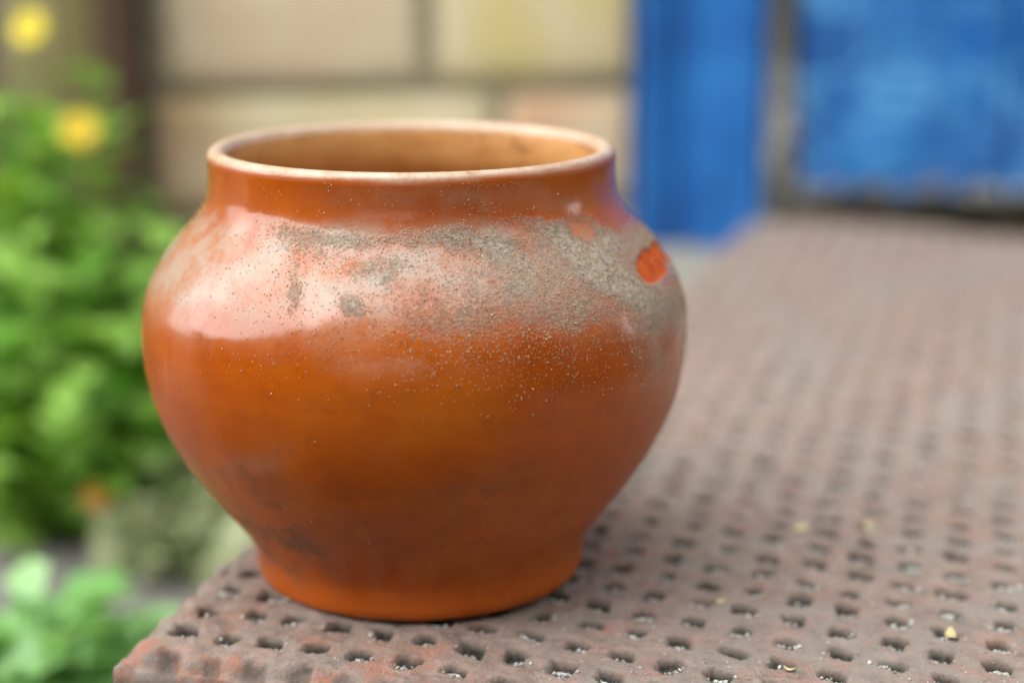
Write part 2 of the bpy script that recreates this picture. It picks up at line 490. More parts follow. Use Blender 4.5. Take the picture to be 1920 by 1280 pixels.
def slab_height(i, j, x, y):
    """top surface height, hole mask, edge wear"""
    P3 = np.c_[x, y, np.zeros_like(x)]
    wob = 0.10 * vnoise(P3 * 70, 5)
    wob2 = 0.10 * vnoise(P3 * 70, 9)
    ci, cj = np.round(i), np.round(j)
    sz = 0.5 + 0.5 * vnoise(np.c_[ci * 1.7 + .3, cj * 1.3 + .7, np.zeros_like(x)], 3)   # each pocket its own size
    fi = np.abs(i - ci + wob * 1.1 + 0.05 * vnoise(P3 * 260, 15))
    fj = np.abs(j - cj + wob2 * 1.1 + 0.05 * vnoise(P3 * 260, 16))
    sz_b = 0.5 + 0.5 * vnoise(np.c_[ci * 1.3 + 5.3, cj * 1.9 + 2.7, np.zeros_like(x)], 4)
    hw, hd = 0.190 + 0.09 * sz, 0.205 + 0.09 * sz_b
    d = ((fi / hw) ** 4.5 + (fj / hd) ** 4.5) ** (1 / 4.5)
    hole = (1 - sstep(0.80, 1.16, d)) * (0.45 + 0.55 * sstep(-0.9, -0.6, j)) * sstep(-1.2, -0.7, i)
    full = 0.5 + 0.5 * vnoise(np.c_[ci * 2.3 + .5, cj * 1.9 + .2, np.ones_like(x)], 13)     # how far each pocket has silted up
    heap = sstep(0.10, -0.16, (j - cj) + 0.5 * wob - 0.15 * (i - ci)) * sstep(0.12, 0.55, full)
    # distance to the edges in metres
    di = (i - I0) * 0.0160
    dj = (j - J0) * 0.0185
    db = (J1 - j) * 0.0185
    cut = at_z(1240, 592, 0), at_z(1418, 390, 0)
    nx, ny = (cut[1].y - cut[0].y), -(cut[1].x - cut[0].x)
    ln = math.hypot(nx, ny)
    dc = ((x - cut[0].x) * nx + (y - cut[0].y) * ny) / ln
    dc = np.maximum(dc, (1.16 - y) * 0.5)
    w = 0.0022 * vnoise(P3 * 45, 11)
    di = di - 0.0026 * (1 + np.cos(2 * np.pi * j)) * (1 - sstep(0, .03, di))
    dj = dj - 0.0013 * (1 + np.cos(2 * np.pi * i)) * (1 - sstep(0, .03, dj))
    d_edge = np.minimum(np.minimum(di, dj), np.minimum(db, dc)) + w
    r = 0.0078
    q = np.clip(1 - d_edge / r, 0, 1)
    z = -r * (1 - np.sqrt(np.clip(1 - q * q, 0, 1)))
    chip = np.where((dc + w) < 0, -0.030 * sstep(0, 0.02, -(dc + w)), 0)
    z = z + chip
    depth = (0.0030 + 0.0012 * sz) * (0.35 + 0.65 * sstep(-.004, .014, d_edge)) 
    wear = 1 - 0.35 * sstep(30, 45, j)
    z = z - depth * hole * wear * (1 - 0.62 * heap)
    z += 0.00080 * fbm(P3 * 170, 3, 21) + 0.00045 * vnoise(P3 * 620, 23) + 0.0009 * vnoise(P3 * 38, 31)
    # surface dips a little where feet tread
    z -= 0.0012 * (0.5 + 0.5 * vnoise(P3 * 9, 41))
    return z, hole, 1 - sstep(0.0, 0.022, d_edge), heap * hole

RES = 15
ni, nj = int((I1 - I0) * RES), int((J1 - J0) * RES * 0.92)
iv = np.linspace(I0, I1, ni)
jv = J0 + (J1 - J0) * (np.linspace(0, 1, nj) * 0.62 + 0.38 * np.linspace(0, 1, nj) ** 2)
II, JJ = np.meshgrid(iv, jv)
fi, fj = II.ravel(), JJ.ravel()
gx, gy = grid_xy(fi, fj)
gz, ghole, gedge, gheap = slab_height(fi, fj, gx, gy)
V = np.c_[gx, gy, gz]
idx = np.arange(ni * nj).reshape(nj, ni)
F = np.c_[idx[:-1, :-1].ravel(), idx[:-1, 1:].ravel(), idx[1:, 1:].ravel(), idx[1:, :-1].ravel()]
# skirt, with a slightly eroded face
loop = np.concatenate([idx[0, :], idx[1:, -1], idx[-1, -2::-1], idx[-2:0:-1, 0]])
lv = V[loop]
cen = np.array([gx.mean(), gy.mean()])
tang = np.roll(lv[:, :2], -4, 0) - np.roll(lv[:, :2], 4, 0)
nrm = np.c_[tang[:, 1], -tang[:, 0]]
nrm /= np.maximum(np.linalg.norm(nrm, axis=1)[:, None], 1e-9)
rings = [V]
base_n = len(V)
prev = loop
Fs = [F]
side = [np.zeros(len(V))]
NR = 14
for k in range(1, NR + 1):
    z = lv[:, 2] * (1 - k / NR) + (-0.062) * (k / NR)
    P = np.c_[lv[:, 0], lv[:, 1], z]
    off = 0.0028 * fbm(P * 110, 3, 51) + 0.0035 * vnoise(P * 34, 61) + 0.002 * math.sin(min(1, k / 4) * math.pi / 2)
    off = off * min(1, k / 2) - 0.004 * (k / NR)
    P[:, :2] += nrm * off[:, None]
    rings.append(P)
    side.append(np.full(len(P), min(1, k / 3)))
    cur = base_n + (k - 1) * len(loop) + np.arange(len(loop))
    Fs.append(np.c_[prev, cur, np.roll(cur, -1), np.roll(prev, -1)])
    prev = cur
V2 = np.concatenate(rings)
me = np_mesh('slab', V2, np.concatenate(Fs))
nz = len(V2) - len(V)
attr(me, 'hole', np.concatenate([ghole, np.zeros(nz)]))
attr(me, 'heap', np.concatenate([gheap, np.zeros(nz)]))
attr(me, 'edge', np.concatenate([gedge, np.ones(nz)]))
attr(me, 'side', np.concatenate(side))
step_pos = Vector((H0[0] + 0.2, 1.0, GZ))
step = empty('doorstep', step_pos)
tag(step, 'worn pinkish brick doorstep slab with rows of square pockets under the pot', 'doorstep')
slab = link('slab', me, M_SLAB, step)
slab.location = -step_pos
# masonry base below the slab, kept just inside its edge
def poly_prism(name, pts, z0, z1):
    n = len(pts)
    Vv = [(x, y, z0) for x, y in pts] + [(x, y, z1) for x, y in pts]
    Ff = [tuple(range(n - 1, -1, -1)), tuple(range(n, 2 * n))]
    Ff += [(a, (a + 1) % n, n + (a + 1) % n, n + a) for a in range(n)]
    return np_mesh(name, Vv, Ff, False)
def gp(i, j):
    a, b = grid_xy(np.array([float(i)]), np.array([float(j)]))
    return float(a[0]), float(b[0])
bpts = [gp(a, J0 + .8) for a in np.linspace(I0 + .6, I1 - .5, 14)] + [gp(I1 - .5, J1 - 1), gp(9, J1 - 1), gp(I0 + .6, J1 - 12)]
b_o = link('masonry_base', poly_prism('masonry_base', bpts, GZ, -0.055), M_CONC, step)
b_o.location = -step_pos

# loose grit: silt grains lying in the pockets (one uncountable mass)
def grains(name, pts, sizes, seed, flat=0.8):
    rnd = np.random.default_rng(seed)
    n = len(pts)
    octa = np.array([(1, 0, 0), (0, 1, 0), (-1, 0, 0), (0, -1, 0), (0, 0, 1), (0, 0, -1)], float)
    of = np.array([(0, 1, 4), (1, 2, 4), (2, 3, 4), (3, 0, 4), (1, 0, 5), (2, 1, 5), (3, 2, 5), (0, 3, 5)])
    q = rnd.normal(size=(n, 4)); q /= np.linalg.norm(q, axis=1)[:, None]
    w, x, y, z = q.T
    Rm = np.stack([np.stack([1 - 2 * (y * y + z * z), 2 * (x * y - z * w), 2 * (x * z + y * w)], -1),
                   np.stack([2 * (x * y + z * w), 1 - 2 * (x * x + z * z), 2 * (y * z - x * w)], -1),
                   np.stack([2 * (x * z - y * w), 2 * (y * z + x * w), 1 - 2 * (x * x + y * y)], -1)], 1)
    sc = sizes[:, None] * rnd.uniform(0.6, 1.25, (n, 3))
    vv = octa[None] * sc[:, None, :] * rnd.uniform(0.8, 1.15, (n, 6, 1))
    vv = np.einsum('nij,nkj->nki', Rm, vv)
    vv[:, :, 2] *= flat
    vv += np.asarray(pts)[:, None, :]
    ff = of[None] + (np.arange(n) * 6)[:, None, None]
    return np_mesh(name, vv.reshape(-1, 3), ff.reshape(-1, 3), False)

rg = np.random.default_rng(7)
gi, gj = [], []
for a in range(-1, 19):
    for b in range(-1, 26):
        if rg.random() < 0.10: continue
        n = int(rg.integers(8, 24) * (1.0 if b < 12 else 0.7))
        ox, oy = rg.uniform(-.06, .10), rg.uniform(-.16, -.06)
        gi += list(a + ox + rg.normal(0, .11, n)); gj += list(b + oy + rg.normal(0, .08, n))
n_hole = len(gi)
gi += list(rg.uniform(-.8, 18, 2600)); gj += list(rg.uniform(-1, 22, 2600))
gi, gj = np.array(gi), np.array(gj)
keep = (gi > -.55) & (gj > -.75)
n_hole = int(keep[:n_hole].sum()); gi, gj = gi[keep], gj[keep]
px_, py_ = grid_xy(gi, gj)
pz_, _, _, _ = slab_height(gi, gj, px_, py_)
sz_ = np.where(np.arange(len(gi)) < n_hole, rg.uniform(.0005, .0013, len(gi)), rg.uniform(.00022, .0006, len(gi)))
gr = link('grit', grains('grit', np.c_[px_, py_, pz_ + sz_ * .5], sz_, 8), M_GRIT, step)
gr.location = -step_pos
tag(gr, kind='stuff')

# pale concrete footing on which the door post stands, beside the broken corner of the step
fp = [(-0.12, 1.28), (0.05, 1.19), (0.145, 1.30), (0.235, 1.475), (0.24, 1.56), (-0.12, 1.62)]
fo = link('door_footing', poly_prism('door_footing', fp, GZ, -0.024), M_CONC)
bm = bmesh.new(); bm.from_mesh(fo.data)
bmesh.ops.bevel(bm, geom=[e for e in bm.edges if abs(e.verts[0].co.z - e.verts[1].co.z) < 1e-5 and e.verts[0].co.z > -0.1], offset=0.008, segments=2, affect='EDGES')
bm.to_mesh(fo.data); bm.free()
tag(fo, 'pale low concrete footing under the blue door post', 'footing')

# ------------------------------------------------------------------ pot
B = np.array([-0.0372, 0.7050])
PROF = [(0.0000, 0.0625), (0.0012, 0.0648), (0.0035, 0.0658), (0.0080, 0.0662), (0.0130, 0.0668), (0.0180, 0.0690),
        (0.0236, 0.0727), (0.0305, 0.0780), (0.0373, 0.0833), (0.0453, 0.0889), (0.0532, 0.0938), (0.0599, 0.0973), (0.0666, 0.1004),
        (0.0733, 0.1028), (0.0799, 0.1045), (0.0866, 0.1057), (0.0932, 0.1064), (0.0986, 0.1067), (0.1041, 0.1065), (0.1101, 0.1058),
        (0.1160, 0.1044), (0.1209, 0.1024), (0.1257, 0.0998), (0.1310, 0.0963), (0.1363, 0.0920), (0.1406, 0.0880), (0.1448, 0.0842),
        (0.1480, 0.0818), (0.1512, 0.0801), (0.1543, 0.0791), (0.1575, 0.0786), (0.1627, 0.0783), (0.1672, 0.0784)]
LIP = [(0.1690, 0.0782), (0.1704, 0.0775), (0.1712, 0.0763), (0.1714, 0.0748), (0.1710, 0.0734), (0.1699, 0.0724), (0.1682, 0.0718)]
INN = [(0.1640, 0.0714), (0.1590, 0.0716), (0.1540, 0.0724), (0.1490, 0.0745), (0.1440, 0.0780), (0.1380, 0.0830), (0.1300, 0.0895),
       (0.1200, 0.0955), (0.1080, 0.0992), (0.0980, 0.0998), (0.0860, 0.0985), (0.0700, 0.0930), (0.0500, 0.0820), (0.0300, 0.0680), (0.0140, 0.0560), (0.0090, 0.0400), (0.0075, 0.0)]
BOT = [(0.0000, 0.0605), (0.0030, 0.0585), (0.0035, 0.0)]

def catmull(pts, n):
    P = np.array(pts)
    t = np.r_[0, np.cumsum(np.linalg.norm(np.diff(P, axis=0), axis=1))]
    ts = np.linspace(0, t[-1], n)
    m = np.gradient(P, t, axis=0)
    k = np.clip(np.searchsorted(t, ts, 'right') - 1, 0, len(t) - 2)
    hh = (t[k + 1] - t[k])[:, None]; s = ((ts - t[k]) / (t[k + 1] - t[k]))[:, None]
    return ((2 * s**3 - 3 * s**2 + 1) * P[k] + (s**3 - 2 * s**2 + s) * hh * m[k]
            + (-2 * s**3 + 3 * s**2) * P[k + 1] + (s**3 - s**2) * hh * m[k + 1])

outer = catmull(PROF, 190)
lip = catmull([PROF[-1]] + LIP, 22)
inner = catmull([LIP[-1]] + INN, 70)
prof = np.concatenate([np.array(BOT[::-1]), outer, lip[1:], inner[1:]])
n_bot, n_out, n_lip = len(BOT), len(outer), len(lip) - 1
NT_ = 420
th = np.linspace(0, 2 * math.pi, NT_, endpoint=False)
zz = np.repeat(prof[:, 0][:, None], NT_, 1); rr = np.repeat(prof[:, 1][:, None], NT_, 1)
TH = np.repeat(th[None], len(prof), 0)
# hand-thrown irregularities
rr = rr * (1 + 0.0035 * np.cos(2 * TH + 0.7) * sstep(0.03, 0.12, zz) + 0.0012 * np.cos(3 * TH + 2) )
rr = rr + 0.00003 * np.sin(zz * 520 + 1.4 * np.sin(TH)) * sstep(0.02, 0.05, zz) * (rr > 0.03)
zz2 = zz + 0.0009 * np.cos(TH + 2.3) * sstep(0.10, 0.17, zz)
PV = np.c_[(rr * np.cos(TH)).ravel(), (rr * np.sin(TH)).ravel(), zz2.ravel()]
tilt = Euler((0, R(-0.5), 0)).to_matrix()
PV = PV @ np.array(tilt).T
ids = np.arange(len(prof) * NT_).reshape(len(prof), NT_)
nx_ = np.roll(ids, -1, 1)
PF = np.stack([ids[:-1], nx_[:-1], nx_[1:], ids[1:]], -1)      # rows x NT x 4
full = np_mesh('pot_full', PV, PF.reshape(-1, 4))
vn = np.empty(len(PV) * 3, np.float32)
full.vertices.foreach_get('normal', vn)
VN = vn.reshape(-1, 3)
bpy.data.meshes.remove(full)

def lip_rows_of(P):
    return (np.repeat(np.arange(len(prof))[:, None], NT_, 1).ravel() < n_bot + n_out - 12).astype(float)
pu, pvv = to_px(PV + np.array([B[0], B[1], 0]))
def blob(cx, cy, rx, ry, rot=0.0):
    c, s = math.cos(R(rot)), math.sin(R(rot))
    dx, dy = pu - cx, pvv - cy
    a, b = (dx * c + dy * s) / rx, (-dx * s + dy * c) / ry
    return np.exp(-(a * a + b * b) * 1.2)
W = 26 * np.stack([fbm(PV * 55, 3, 71), fbm(PV * 55, 3, 72)], 1)
pu_s, pv_s = pu, pvv
pu, pvv = pu + W[:, 0], pvv + W[:, 1]
band = sstep(395, 450, pvv + 0.00 * pu) * (1 - sstep(560, 745, pvv + 30 * np.sin(pu / 170.0)))
grit_m = 0.34 * band * (0.45 + 0.55 * sstep(420, 900, pu)) * (1 - 0.7 * sstep(1230, 1300, pu))
for (cx, cy, rx, ry, rot, a) in [
        (570, 470, 70, 32, 10, .30), (545, 560, 22, 60, 5, .42), (700, 500, 70, 18, 5, .30), (668, 572, 28, 26, 0, .48), (745, 530, 22, 20, 0, .3),
        (840, 450, 80, 25, 5, .35), (935, 465, 50, 30, 10, .34), (1040, 440, 55, 26, 30, .42), (1110, 495, 95, 34, 40, .66), (1175, 545, 60, 26, 25, .60),
        (1000, 520, 130, 55, 10, .22), (1085, 595, 60, 45, 0, .26), (1140, 455, 50, 26, 25, .42), (1215, 455, 40, 16, 40, .40), (930, 610, 150, 60, 0, .18),
        (1225, 590, 45, 60, 0, .26), (1195, 680, 16, 50, 0, .26), (800, 620, 130, 50, 0, .15), (630, 445, 150, 18, 3, .30), (1000, 410, 140, 16, 0, .28),
        (890, 345, 34, 12, 0, .34), (945, 340, 36, 16, 20, .38), (905, 385, 46, 14, 10, .26), (1110, 420, 80, 18, 25, .3), (1270, 560, 30, 40, 0, .3)]:
    grit_m += a * blob(cx, cy, rx, ry, rot)
clean = sstep(0.34, 0.44, blob(1219, 496, 35, 37, 20) + 0.10 * fbm(PV * 330, 2, 79))
grit_m = np.clip(grit_m, 0, 1.0) * (1 - clean)
grit_m *= 1 - 0.85 * np.clip(1.6 * blob(1090, 432, 26, 14, 20), 0, 1)
dust_haze_m = 0.75 * sstep(400, 440, pvv) * (1 - sstep(520, 680, pvv + 40 * np.sin(pu / 120.0))) * (0.55 + 0.45 * np.sin(pu / 95.0 + 1) ** 2)
dust_haze_m += 0.8 * blob(350, 480, 90, 110) + 0.6 * blob(600, 500, 220, 70) + 0.5 * blob(960, 540, 260, 80) + 0.30 * blob(900, 370, 280, 30) + 0.5 * blob(1245, 640, 60, 130) + 0.25 * blob(470, 870, 60, 26)  # dust plus pale sky reflection put into the colour on shoulder and right edge
dust_haze_m = np.clip(dust_haze_m, 0, 1) * (1 - clean)
scum_m = np.clip(1.0 * blob(520, 990, 70, 90, -25) + .6 * blob(620, 1050, 120, 40) + .5 * blob(470, 880, 70, 40) + .5 * blob(880, 920, 60, 40) + .10, 0, 1)
low_m = 1 - sstep(0.070, 0.116, PV[:, 2] + 0.012 * fbm(PV * 40, 3, 78))
foot_m = (1 - sstep(0.004, 0.013, PV[:, 2]))
pu, pvv = pu_s, pv_s
# the glaze has flaked off there: sink the flake, and raise the crust of grit a little
PV = PV - VN * (0.0008 * clean - 0.0004 * grit_m * (0.5 + 0.5 * fbm(PV * 420, 2, 83)) * (lip_rows_of(PV)))[:, None]
full = np_mesh('pot_full', PV, PF.reshape(-1, 4))
full.vertices.foreach_get('normal', vn)
VN = vn.reshape(-1, 3).copy()
bpy.data.meshes.remove(full)

pot = empty('clay_pot', (B[0], B[1], 0.0008))
tag(pot, 'round orange glazed clay pot with grit on its shoulder, standing on the step corner', 'pot')
def pot_part(name, r0, r1, mat, extra):
    rows = np.arange(r0, r1 + 1)
    sub = ids[rows].ravel()
    remap = -np.ones(len(PV), np.int64); remap[sub] = np.arange(len(sub))
    f = remap[PF[r0:r1].reshape(-1, 4)]
    me = np_mesh(name, PV[sub], f)
    for k, a in extra.items():
        attr(me, k, a[sub])
    if len(me.vertices) == len(sub):
        me.normals_split_custom_set_from_vertices([tuple(x) for x in VN[sub]])
    return link(name, me, mat, pot)
rb = n_bot + n_out - 1
rl = rb + n_lip
lip_m = np.zeros(len(PV))
lip_rows = np.repeat(np.arange(len(prof))[:, None], NT_, 1).ravel()
lip_m = 1 - sstep(rb + 0.5, rb + 7.5, lip_rows + 2.0 * fbm(PV * 60, 2, 81))
pot_part('body', 0, rb, M_GLAZE, {'grit': grit_m, 'dust_haze': dust_haze_m, 'scum': scum_m, 'foot': foot_m, 'low': low_m, 'chip': clean})
pot_part('rim', rb, rl, M_RIM, {'lip': lip_m})
pot_part('inside', rl, len(prof) - 1, M_INSIDE, {})

# sand grains stuck to the shoulder
rg = np.random.default_rng(11)
o_sel = np.arange(ids[n_bot, 0], ids[rb, -1])
zsel = PV[o_sel, 2]
w = (0.05 * band * sstep(480, 760, pu) + np.maximum(grit_m - .05, 0) * sstep(300, 520, pu) * 0.9 + 0.30 * blob(950, 650, 300, 85) + 0.07 * blob(600, 670, 220, 50) + 0.05 * blob(750, 380, 350, 35) + 0.0006)[o_sel]
w *= rr.ravel()[o_sel]
w /= w.sum()
NG = 46000
pick = rg.choice(o_sel, NG, p=w)
jit = rg.normal(0, .0006, (NG, 3))
nn = VN[pick]
jit -= (jit * nn).sum(1)[:, None] * nn
sz = 0.00010 + 0.00028 * rg.random(NG) ** 2.6
gp_ = PV[pick] + jit + nn * (sz * 0.3)[:, None]
g = link('sand_grains', grains('sand_grains', gp_, sz, 12, 1.0), M_GRAIN, pot)
tag(g, kind='stuff')

# ------------------------------------------------------------------ husks lying on the step
def husk_mesh(name, L, Wd, seed):
    rnd = random.Random(seed)
    n, k = 10, 6
    Vv, Ff = [], []
    for a in range(n + 1):
        t = a / n
        w_ = math.sin(math.pi * min(1, t * .93 + .05)) ** 0.8 * Wd / 2
        for b in range(k):
            s = 2 * math.pi * b / k
            Vv.append((L * (t - .5), w_ * math.cos(s), 0.35 * w_ * math.sin(s) + 0.0006 + 0.0012 * (t - .5) ** 2 * 4))
    for a in range(n):
        for b in range(k):
            Ff.append((a * k + b, a * k + (b + 1) % k, (a + 1) * k + (b + 1) % k, (a + 1) * k + b))
    return np_mesh(name, Vv, Ff)
for q, (u, v, L, Wd, rz, lab) in enumerate([
        (1783, 1190, .0085, .0050, 80, 'straw coloured seed husk lying across a pocket near the open end of the step'),
        (1500, 994, .0080, .0055, 40, 'small round straw husk on the ridge well behind the pot foot'),
        (1631, 979, .0078, .0048, 100, 'small straw husk beside the reddest ridge of the step'),
        (1350, 1128, .0040, .0026, 10, 'tiny yellow husk in a pocket beside the shadow of the pot'),
        (1479, 1254, .0046, .0024, 160, 'tiny yellow husk in a pocket close to the front of the step')]):
    p = at_z(u, v, 0)
    o = link('seed_husk', husk_mesh('seed_husk', L, Wd, q), M_HUSK)
    # rest on the true surface of the slab
    best = int(np.argmin((gx - p.x) ** 2 + (gy - p.y) ** 2))
    near = (gx - p.x) ** 2 + (gy - p.y) ** 2 < (L * .45) ** 2
    o.location = (p.x, p.y, float(gz[near].max()) if near.any() else float(gz[best]))
    o.rotation_euler = (R(6), R(-5), R(rz))
    tag(o, lab, 'husk', 'seed husks on the step')

# ------------------------------------------------------------------ brick wall
WX0, WX1 = -0.285, 0.098
WYAW = R(9)
wall = empty('brick_wall', (0.10, 1.505, GZ), WYAW)
tag(wall, 'buff brick wall with grey mortar joints beside the blue door post', 'wall')
CH, BH, BL, BJ = 0.100, 0.086, 0.205, 0.013      # course, brick, length, joint
bm_var = [bevel_box('brick', BL, 0.09, BH, 0.007, 2, 0.0022, s, cuts=2) for s in range(4)]
bm_short = [bevel_box('brick', BL * .48, 0.09, BH, 0.007, 2, 0.0022, s + 9, cuts=2) for s in range(2)]
for b_ in bm_var + bm_short: b_.materials.append(M_BRICK)
rb_ = random.Random(5)
# mortar course line seen at pixel row 168 -> height .107
z_joint = 0.107
k0 = math.ceil((GZ + 0.0 - z_joint) / CH)
cols = [(0.62, 0.48, 0.33), (0.60, 0.50, 0.26), (0.55, 0.48, 0.28), (0.64, 0.52, 0.39), (0.58, 0.43, 0.26)]
def put_brick(me, xl, zc, col):
    o = link('brick', me, None, wall)
    o.location = (xl, 0.045 + rb_.uniform(-.004, .003), zc - GZ)
    o.rotation_euler = (R(rb_.uniform(-.6, .6)), R(rb_.uniform(-.7, .9)), R(rb_.uniform(-.8, .8)))
    o.color = (*col, 1)
L0 = -0.385
for k in range(k0, 22):
    zc = z_joint + CH * (k + 0.5)
    if zc - BH / 2 < GZ: continue
    if k == 0:
        runs = [(-0.376, -0.178, (0.70, 0.53, 0.37)), (-0.161, -0.004, (0.66, 0.55, 0.25))]
    elif k % 2 == 0:
        runs = [(-0.385, -0.182, None), (-0.169, 0.0, None)]
    elif k == -1:
        runs = [(-0.385, -0.120, (0.62, 0.53, 0.29)), (-0.107, -0.002, (0.68, 0.46, 0.27))]
    else:
        runs = [(-0.385, -0.287, None), (-0.274, -0.077, None), (-0.064, -0.002, None)]
    for a, b, col in runs:
        me = rb_.choice(bm_var if b - a > .12 else bm_short)
        base_l = BL if b - a > .12 else BL * .48
        o_col = col or (rb_.choice(cols) if k != -1 else (0.52, 0.45, 0.26))
        put_brick(me, (a + b) / 2, zc, o_col)
        wall.children[-1].scale = ((b - a) / base_l, 1, 1)
core = link('mortar', bevel_box('mortar', 0.392, 0.09, 2.4, 0.003, 1, origin=(-0.194, 0.052, 1.2)), M_MORTAR, wall)

# ------------------------------------------------------------------ house core wall behind (plain render), closes the view behind door and bricks
hw = link('house_wall', bevel_box('house_wall', 4.0, 0.2, 3.0, 0.01, 1, origin=(1.72, 1.86, GZ + 1.5)), M_MORTAR)
tag(hw, 'plain grey rendered house wall standing behind the bricks and the blue door', 'wall')

# ------------------------------------------------------------------ door post / frame
DYAW = R(-7)
fr = empty('door_frame', (0.100, 1.488, -0.024), DYAW)
tag(fr, 'blue painted wooden door frame with a grooved post standing beside the bricks', 'door frame')
def extrude_profile(name, pts, z0, z1, nz=24, jit=0.0006, seed=0):
    n = len(pts)
    Vv, Ff = [], []
    for k in range(nz + 1):
        z = z0 + (z1 - z0) * k / nz
        for (x, y) in pts:
            d = mnoise.noise_vector(Vector((x * 30, y * 30 + seed, z * 12))) * jit
            Vv.append((x + d.x, y + d.y, z))
    for k in range(nz):
        for a in range(n):
            b = (a + 1) % n
            Ff.append((k * n + a, k * n + b, (k + 1) * n + b, (k + 1) * n + a))
    Ff.append(tuple(range(n - 1, -1, -1)))
    Ff.append(tuple(nz * n + a for a in range(n)))
    return np_mesh(name, Vv, Ff, False)
post_prof = [(0.000, 0.070), (0.000, 0.006), (0.003, 0.002), (0.014, 0.001), (0.017, 0.005), (0.019, 0.009), (0.030, 0.009), (0.033, 0.016),
             (0.046, 0.016), (0.049, 0.006), (0.052, 0.003), (0.100, 0.000), (0.104, 0.003), (0.105, 0.070)]
link('post', extrude_profile('post', post_prof, 0.0, 2.02), M_BLUE, fr)
# the bare wooden stop strip between post and door
stop_prof = [(0.1055, 0.070), (0.1055, 0.012), (0.109, 0.008), (0.124, 0.010), (0.127, 0.015), (0.127, 0.070)]
link('stop_strip', extrude_profile('stop_strip', stop_prof, 0.026, 2.02, 60, 0.004, 3), M_BARE, fr)
link('post', extrude_profile('post', [(0.90 + (0.105 - x), y) for x, y in post_prof][::-1], 0.0, 2.02), M_BLUE, fr)
link('lintel', extrude_profile('lintel', [(0.0, 0.07), (0.0, 0.0), (1.005, 0.0), (1.005, 0.07)], 2.021, 2.13, 2), M_BLUE, fr)

# ------------------------------------------------------------------ door
dr = empty('door', (0.100, 1.488, -0.024), DYAW)
tag(dr, 'weathered blue plank door with paint peeling off along its ragged bottom edge', 'door')
def plank(name, x0, x1, y0, y1, z0, z1, seed):
    nxp, nzp = 44, 70
    xs = np.linspace(x0, x1, nxp)
    zs = z0 + (z1 - z0) * np.linspace(0, 1, nzp) ** 2.0
    X, Z = np.meshgrid(xs, zs)
    rag = 0.010 * fbm(np.c_[xs * 26, np.full(nxp, seed * 3.3), np.zeros(nxp)], 3, 91) + 0.004 * vnoise(np.c_[xs * 120, np.full(nxp, seed), np.zeros(nxp)], 92)
    Z = Z + rag[None] * (1 - np.linspace(0, 1, nzp) ** 2.0)[:, None]
    P = np.c_[X.ravel(), np.zeros(X.size), Z.ravel()]
    fr_y = y0 + 0.0016 * fbm(P * 40, 3, 93 + seed) + 0.004 * (1 - sstep(0, .03, Z.ravel() - z0)) * (0.5 + vnoise(P * 60, 94))
    edge = np.minimum(X.ravel() - x0, x1 - X.ravel())
    fr_y += 0.004 * (1 - sstep(0, .005, edge))
    A = np.c_[X.ravel(), fr_y, Z.ravel()]
    Bk = np.c_[X.ravel(), np.full(X.size, y1), Z.ravel()]
    ii = np.arange(nxp * nzp).reshape(nzp, nxp)
    f1 = np.c_[ii[:-1, :-1].ravel(), ii[:-1, 1:].ravel(), ii[1:, 1:].ravel(), ii[1:, :-1].ravel()]
    lp = np.concatenate([ii[0, :], ii[1:, -1], ii[-1, -2::-1], ii[-2:0:-1, 0]])
    off = nxp * nzp
    f2 = np.c_[lp, lp + off, np.roll(lp, -1) + off, np.roll(lp, -1)]
    f3 = f1[:, ::-1] + off
    me = np_mesh(name, np.concatenate([A, Bk]), np.concatenate([f1, f2, f3]), False)
    zc, xc = A[:, 2] - z0, A[:, 0]
    wr = 0.36 * (1 - sstep(0.0, 0.030, zc)) + 0.24 * (1 - sstep(0.02, 0.12, zc)) + 0.45 * (1 - sstep(0, .012, xc - x0)) * (x0 < .14)
    wr += 0.16
    attr(me, 'wear', np.r_[wr, np.full(len(Bk), .3)])
    return me
xs = [0.1275, 0.302, 0.452, 0.602, 0.752, 0.899]
for k in range(5):
    link('plank', plank('plank', xs[k] + .001, xs[k + 1] - .001, 0.020, 0.060, 0.042 + 0.002 * (k % 2), 2.015, k), M_BLUEWORN, dr)

# ------------------------------------------------------------------ brown post and fence at the left of the wall
po = link('wooden_post', bevel_box('wooden_post', 0.034, 0.05, 2.0, 0.008, 3, 0.0008, 3, cuts=0, origin=(0, 0, 1.0)), M_POST)
po.location = (-0.302, 1.425, GZ)
tag(po, 'slim dark brown wooden post at the end of the brick wall', 'post')
fe = empty('board_fence', (-0.32, 1.60, GZ))
tag(fe, 'olive weathered board fence behind the yellow flowers', 'fence')
pm = [bevel_box('board', 0.098, 0.02, 1.8, 0.003, 1, 0.001, s, origin=(0, 0, 0.9)) for s in range(3)]
for b_ in pm: b_.materials.append(M_FENCE)
for k in range(16):
    o = link('board', pm[k % 3], None, fe)
    o.location = (0.03 - 0.103 * k, 0.004 * (k % 2), 0)
    o.rotation_euler = (0, R(0.4 * math.sin(k * 2.1)), 0)
link('rail', bevel_box('rail', 1.7, 0.035, 0.07, 0.004, 1, origin=(-0.74, 0.032, 1.4)), M_FENCE, fe)

